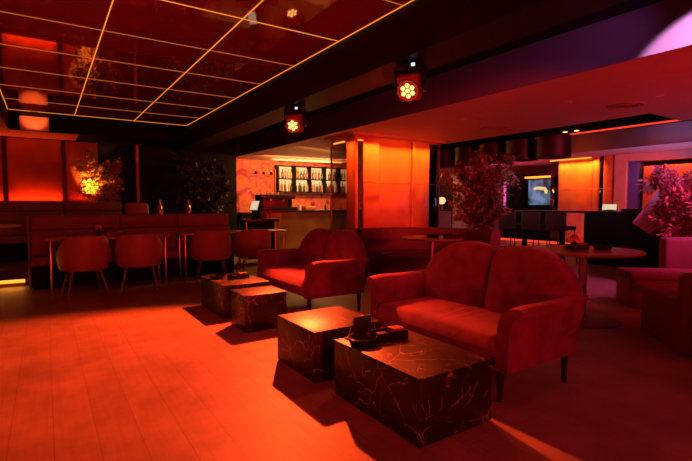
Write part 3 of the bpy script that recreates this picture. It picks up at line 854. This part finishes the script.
b = B(); box(b, -.05, -.03, .55, 1.78, 2.47, 2.497); obj('light_bar', b, M['led_amber'], t)
# pilasters to its right
b = B(); box(b, QX, QX + .5, 5.95, 6.24, 0, 2.499); struct('wall_right_pilaster', b, M['plaster'])
b = B(); box(b, QX + .1, QX + .4, 5.70, 5.94, 0, 2.3); struct('wall_right_recess', b, mat('blue_paint', (.10, .13, .6), .5))
b = B(); box(b, QX + .08, QX + .5, 4.2, 5.56, 0, 2.16); struct('wall_right_panel', b, M['stone'])
b = B(); box(b, QX + .06, QX + .5, 4.2, 5.94, 2.31, 2.499); struct('wall_right_lintel', b, M['plaster'])

# tv alcove
t = thing('tv_screen', 'wall screen with a blue picture in the dark alcove', 'tv', (13.6, 9.03, 1.62))
b = B(); box(b, 0, .06, -.43, .43, -.47, .40, .006); obj('bezel', b, M['black'], t)
b = B(); box(b, -.006, 0, -.41, .41, -.45, .38); obj('screen', b, M['screen'], t)
b = B(); loft(b, [[(x, -y, z) for y, z in ((-.22, .12), (-.05, .16), (.22, .13), (.30, .02), (.28, -.09), (.20, -.08), (.17, .02), (-.08, .06), (-.20, .03))] for x in (-.010, -.0065)]); obj('picture_mark', b, M['screen_mark'], t)
b = B(); box(b, 13.66, 13.8, 8.3, 9.75, 0, 2.05); struct('wall_alcove', b, M['black'])
b = B(); box(b, 13.1, 13.8, 9.62, 9.95, 0, 2.2); struct('wall_alcove_side', b, M['black'])
t = thing('alcove_light', 'amber light strip over the wall screen', 'light', (13.5, 9.03, 2.06))
b = B(); box(b, 0, .25, -.5, .5, 0, .05); obj('light_bar', b, M['led_amber'], t)
b = B(); box(b, .02, .28, -.5, .5, .05, .09); obj('shelf', b, M['black'], t)
# magenta display left of the alcove
t = thing('display_panel', 'magenta glowing display behind the booth tree', 'display', (13.6, 10.22, 0))
b = B(); box(b, 0, .04, -.22, .22, 1.0, 2.0); obj('glow_panel', b, M['magenta'], t)
b = B(); box(b, .04, .10, -.26, .26, 0, 2.05); obj('back_board', b, M['black'], t)
# far corner: doorway, counter, globe lamp
b = B(); box(b, 12.0, 14.6, 12.74, 12.85, 0, 2.5); struct('wall_far_corner', b, M['cream'])
b = B(); box(b, 12.3, 13.4, 12.66, 12.735, 0, 2.22); struct('door_1', b, M['black'])
t = thing('side_counter', 'pale counter glimpsed between pillar and booth tree', 'counter', (9.5, 9.6, 0))
b = B(); box(b, -.6, .6, 0, .4, 0, 1.0); obj('cabinet', b, M['cream'], t)
b = B(); box(b, -.63, .63, -.03, .43, 1.0, 1.04); obj('worktop', b, M['black_gloss'], t)
t = thing('globe_lamp', 'small round globe lamp glowing beside the orange pillar', 'lamp', (9.86, 9.75, 1.04))
b = B(); bmesh.ops.create_uvsphere(b, u_segments=24, v_segments=16, radius=.11, matrix=Matrix.Translation((0, 0, .26))); obj('globe', b, M['globe'], t)
b = B(); lathe(b, [(0, 0), (.06, 0), (.06, .012), (.012, .02), (.012, .16), (0, .16)], (0, 0), 18); obj('stand', b, M['brass'], t)
# red step light in the far room
t = thing('step_light', 'thin red-orange floor light glowing beyond the bar stools', 'light', (12.5, 8.7, 0))
b = B(); box(b, 0, .03, -1.4, 1.6, .02, .09); obj('light_bar', b, M['led_red'], t)
b = B(); box(b, .03, .2, -1.4, 1.6, 0, .1); obj('step_edge', b, M['black'], t)

# pendants in the ceiling recess
pd = thing('pendant_lamp', '', 'pendant lamp', (0, 0, 2.855), 0, 'black drum pendants in the ceiling recess')
b = B(); lathe(b, [(.30, -.80), (.30, -.42), (.27, -.40), (.02, -.40), (.02, -.42), (.26, -.425), (.285, -.45), (.285, -.80)], seg=36); obj('lamp_shade', b, M['dark_leather'], pd)
b = B(); tube(b, [(0, 0, -.41), (0, 0, 0)], .008, 8); obj('cord', b, M['black'], pd)
b = B(); lathe(b, [(0, -.78), (.28, -.78), (.28, -.795), (0, -.795)], seg=32); obj('diffuser', b, mat('dark_diffuser', (.05, .03, .03), .5), pd)
b = B(); lathe(b, [(0, 0), (.05, 0), (.05, -.02), (0, -.02)], seg=16); obj('canopy', b, M['black'], pd)
spots = [(7.85, 4.95), (7.85, 5.62), (7.85, 6.29), (7.85, 6.96), (7.85, 7.63), (7.85, 8.30)]
lab = ['nearest', 'second nearest', 'third nearest', 'fourth nearest', 'fifth nearest', 'farthest']
for i, (x, y) in enumerate(spots):
    L = 'black drum pendant hanging in the ceiling recess, %s of the row' % lab[i]
    if i == 0: pd.location = (x, y, 2.855); pd['label'] = L
    else: dup(pd, (x, y, 2.855), 0, L)
t = thing('recess_light', 'red line light along the far edge of the dark ceiling recess', 'light', (CX1, 5.5, 2.5))
b = B(); box(b, -.025, -.0, -2.37, 3.4, .004, .028); obj('light_bar', b, M['led_red'], t)
for i, (x, y) in enumerate(((7.50, 4.52), (7.52, 4.33))):
    t = thing('recess_spotlight', ['small amber spotlight in the ceiling recess, left of the pair', 'small amber spotlight in the ceiling recess, right of the pair'][i], 'spotlight', (x, y, 2.86), 0, 'amber spots in the recess')
    b = B(); lathe(b, [(.04, -.42), (.045, -.30), (.03, -.28), (.01, -.27), (.01, 0)], seg=16); obj('housing', b, M['black'], t)
    b = B(); lathe(b, [(0, -.424), (.038, -.424), (.038, -.43), (0, -.43)], seg=16); obj('lens', b, M['lens'], t)

# ceiling vents and small downlights in the soffit
for i, (x, y) in enumerate(((6.46, 3.08), (6.46, 5.20))):
    t = thing('ceiling_vent', ['round air vent in the red soffit, nearest the camera', 'round air vent in the red soffit above the booth'][i], 'vent', (x, y, 2.5), 0, 'round vents in the soffit')
    b = B(); lathe(b, [(.25, 0), (.25, -.004), (.24, -.008), (.22, -.005), (.21, 0)], seg=40); obj('rim', b, M['plaster'], t)
    b = B(); lathe(b, [(.208, 0), (.208, -.006), (0, -.006)], seg=40); obj('recess', b, mat('vent_dark', (.08, .05, .05), .6), t)
    for r in (.05, .11, .165):
        b = B(); lathe(b, [(r, -.006), (r, -.008), (r + .014, -.010), (r + .03, -.006)], seg=36); obj('louvre', b, M['plaster'], t)
for i, (x, y) in enumerate(((5.6, 3.35), (6.2, 2.55), (7.0, 2.0), (5.4, 4.9))):
    t = thing('downlight', ['small round downlight in the soffit, left of the nearer vent', 'small round downlight in the soffit, right of the nearer vent', 'small round downlight in the soffit close to the right edge', 'small round downlight in the soffit beside the farther vent'][i], 'downlight', (x, y, 2.5), 0, 'unlit downlights in the soffit')
    b = B(); lathe(b, [(.045, 0), (.045, -.006), (.034, -.008), (.032, 0)], seg=24); obj('ring', b, M['white'], t)
    b = B(); lathe(b, [(.031, 0), (.031, -.003), (0, -.003)], seg=20); obj('glass', b, M['black_gloss'], t)

# ------------------------------------------------------------------ moving-head lamps
def spot(name, loc, target, col, energy, angle, blend, radius=.05):
    l = bpy.data.lights.new(name, 'SPOT'); l.color = col; l.energy = energy; l.spot_size = math.radians(angle); l.spot_blend = blend; l.shadow_soft_size = radius
    o = bpy.data.objects.new(name, l); C.objects.link(o); o.location = loc
    o.rotation_euler = (Vector(target) - Vector(loc)).to_track_quat('-Z', 'Y').to_euler()
    return o
def area(name, loc, target, col, energy, sx, sy, up='Y', spread=180):
    l = bpy.data.lights.new(name, 'AREA'); l.shape = 'RECTANGLE'; l.size = sx; l.size_y = sy; l.color = col; l.energy = energy; l.spread = math.radians(spread)
    o = bpy.data.objects.new(name, l); C.objects.link(o); o.location = loc
    o.rotation_euler = (Vector(target) - Vector(loc)).to_track_quat('-Z', up).to_euler()
    return o

def moving_head(loc, target, label, lens, face_dir, door=False):
    """hangs from loc; the head looks along face_dir (towards target)"""
    x, y, z = loc
    d = Vector(face_dir).normalized(); yaw = math.atan2(d.y, d.x)
    t = thing('stage_spotlight', label, 'stage light', loc, yaw, 'moving-head stage lights under the black beam')
    pitch = math.asin(d.z)
    b = B(); box(b, -.09, .09, -.12, .12, -.10, 0, .01); obj('base', b, M['black_gloss'], t)
    b = B(); box(b, .091, .094, .03, .065, -.065, -.035); obj('display', b, M['display'], t)
    for s in (-1, 1):
        b = B(); box(b, -.045, .045, s * .135 - .015, s * .135 + .015, -.28, -.05, .008); obj('yoke_arm', b, M['black_gloss'], t)
    b = B(); box(b, -.04, .04, -.15, .15, -.125, -.101, .004); obj('yoke_bridge', b, M['black_gloss'], t)
    rm = Matrix.Translation((0, 0, -.235)) @ Matrix.Rotation(-pitch, 4, 'Y')
    hb = B()
    lathe(hb, [(0, -.13), (.06, -.13), (.095, -.09), (.105, 0), (.105, .10), (.098, .115), (.085, .105), (0, .105)], seg=28)
    r2 = rm @ Matrix.Rotation(PI / 2, 4, 'Y')
    fb = B(); box(fb, -.05, .085, -.10, .10, -.105, .125, .012)
    obj('housing', fb, mat('lamp_case_glow', (.5, .05, .05), .5), t, mtx=rm)  # red lamp glow painted into the colour of the case
    obj('head', hb, mat('lamp_head_glow', (.45, .05, .05), .5), t, mtx=r2)  # same red glow painted into the head colour
    k = 0
    for px, py in [(0, 0)] + [(.050 * math.cos(PI / 3 * i), .050 * math.sin(PI / 3 * i)) for i in range(6)]:
        lb = B(); lathe(lb, [(0, .106), (.020, .106), (.020, .112), (.012, .117), (0, .118)], (px, py), 14); obj('led_lens', lb, lens, t, mtx=r2)
    lc = rm @ Vector((.16, 0, 0))
    if door:
        db = B(); box(db, lc.x + .0, lc.x + .22, -.30, .30, lc.z - .062, lc.z - .056)
        obj('beam_flag', db, M['black'], t)  # unseen plate, added to keep the purple beam off the benches
    c = Vector((x, y, z)) + Matrix.Rotation(yaw, 3, 'Z') @ lc
    return c
H1, H2, H3 = (2.90, 5.66, 2.54), (2.93, 3.33, 2.54), (3.42, .78, 2.93)
RED = (1., .066, .012)
c1 = moving_head(H1, None, 'glowing orange stage lamp farther along the black beam, above the farther loveseat', M['lens'], (-.62, -.62, -.42))
spot('stage_lamp_far', c1, (-.25, 2.8, 0), RED, 2000, 85, .5, .045)
c2 = moving_head(H2, None, 'glowing orange stage lamp on the black beam nearest the camera', M['lens'], (-.72, -.50, -.50))
spot('stage_lamp_near', c2, (.7, 1.9, 0), RED, 45, 105, .5, .045)
c3 = moving_head(H3, None, 'purple stage lamp in the black ceiling bay at the right picture edge', M['lens_purple'], (.86, .46, -.22), True)
spot('stage_lamp_purple', c3, (4.45, 3.1, 2.72), (.75, .18, .9), 60, 46, .9, .03)
spot('stage_lamp_purple_beam', c3, (4.46, 1.36, 2.33), (1., .40, .9), 900, 52, .2, .02)
# unseen red fill spots, added to lift the sofas and the soffit
spot('fill_wash_left', (-2.6, 3.4, 2.5), (2.7, 3.9, .5), (1., .03, .11), 115, 50, .9, .15)
spot('fill_wash_right', (2.98, -1.8, 2.4), (2.75, 3.0, .55), (1., .03, .10), 115, 48, .9, .2)
spot('fill_wash_ceiling', (5.3, -2.4, 1.5), (6.2, 4.5, 2.9), (1., .012, .010), 1150, 62, .9, .2)

# wall-washing strips: back wall panels
for x0, x1 in ((-1.7, -.74), (-.62, .32)):
    area('panel_uplight', ((x0 + x1) / 2, 11.90, 1.24), ((x0 + x1) / 2, 11.955, 2.2), (1., .055, .006), 6, x1 - x0, .03, 'Y', 130)
area('panel_uplight', (.75, 11.88, 1.24), (.75, 11.94, 2.2), (1., .04, .006), 1., .5, .03, 'Y', 130)
area('plant_fill', (.72, 11.22, 1.42), (.98, 11.72, 1.80), (1., .24, .025), 20, .12, .12, 'Y', 70)  # added fill that turns the leaves golden, no lamp stands here
# pillar strips
area('pillar_downlight', (5.85, 6.85, 2.47), (5.85, 6.93, 2.0), (1., .20, .010), 26, 1.9, .04, 'Y', 70)
area('pillar_downlight', (5.15, 6.86, 2.46), (5.15, 6.96, 1.8), (1., .12, .01), 6, .5, .04, 'Y', 70)
area('pillar_downlight', (4.70, 7.1, 2.47), (4.80, 7.1, 1.8), (1., .12, .01), 4, .3, .04, 'Y', 70)
area('pillar_downlight', (12.62, 7.2, 2.46), (12.70, 7.2, 1.3), (1., .22, .015), 30, 1.3, .04, 'Y', 80)
area('pillar_downlight', (12.70, 5.0, 2.28), (12.80, 5.0, 1.3), (1., .12, .015), 12, 1.0, .04)
# bar lighting
area('bar_downlight', (6.2, 11.3, 2.45), (6.3, 12.7, 1.5), (1., .30, .08), 80, 2.6, .3)
spot('fill_wash_floor', (-2.6, 1.2, 2.5), (.9, 1.6, 0), (1., .03, .03), 95, 80, .9, .15)  # unseen fill spot, added to redden the shadows on the floor
area('corner_fill', (13.0, 12.2, 2.45), (13.3, 12.7, 1.6), (1., .42, .16), 7, .9, .2, 'Y', 100)  # added fill to brighten the cream wall, no visible source
area('bar_ceiling_glow', (6.8, 12.40, 2.39), (6.6, 10.6, 2.75), (1., .36, .10), 50, 2.2, .12)
area('bar_downlight_front', (5.6, 9.3, 2.46), (5.4, 9.9, .5), (1., .42, .10), 60, 1.4, .2)
# right room
area('far_ceiling_wash', (11.6, 4.3, 1.3), (11.3, 4.8, 2.5), (.55, .30, .9), 13, 1.5, 1.0)
area('far_ceiling_wash', (11.5, 9.5, 1.4), (11.5, 9.4, 2.5), (1., .02, .13), 32, 1.5, 1.0)
area('right_plant_light', (6.2, 1.4, 2.35), (6.9, 2.7, 1.2), (1., .10, .40), 18, .3, .3, 'Y', 90)
spot('fill_unit_light', (-.2, -1.5, 2.3), (-.12, 10.72, 2.85), (1., .085, .015), 10500, 2.4, .6, .05)  # unseen narrow spot, added to make the ceiling unit bright red
spot('fill_wash_pillar', (2.98, .2, 2.4), (5.9, 7.0, 1.55), (1., .022, .010), 800, 26, .6, .15)  # unseen fill spot, added to redden the pillar face
spot('fill_wash_far_pillar', (9.6, 3.0, 2.4), (12.7, 6.9, 1.2), (1., .03, .015), 480, 60, .6, .15)  # unseen fill spot, added to redden the far pillar
spot('fill_uplight', (.6, -2.8, .9), (1.3, 4.5, 3.0), (1., .03, .02), 420, 80, .8, .2)  # unseen fill spot, added to lift the ceiling to dark red
area('step_glow', (-1.5, 8.10, .08), (-1.5, 7.6, 0), (1., .32, .04), 4, 2.4, .03)

# ------------------------------------------------------------------ world, camera, view
w = bpy.data.worlds.new('night'); SC.world = w; w.use_nodes = True
w.node_tree.nodes['Background'].inputs[0].default_value = (.8, .08, .06, 1); w.node_tree.nodes['Background'].inputs[1].default_value = .002

f = 455.; hz = 204.
p = math.atan((230.5 - hz) / f); th = math.radians(33.444)
cam = bpy.data.cameras.new('camera'); co = bpy.data.objects.new('camera', cam); C.objects.link(co)
cam.sensor_width = 36; cam.lens = 36 * f / 692; cam.clip_start = .05; cam.clip_end = 80
co.location = (0, 0, 1.2); co.rotation_euler = (PI / 2 - p, 0, -th)
SC.camera = co
SC.view_settings.view_transform = 'Standard'; SC.view_settings.look = 'None'
SC.view_settings.exposure = 0.; SC.view_settings.gamma = 1.; SC.view_settings.use_curve_mapping = False
SC.cycles.use_denoising = True
SC.cycles.max_bounces = 8
SC.cycles.sample_clamp_indirect = 4.
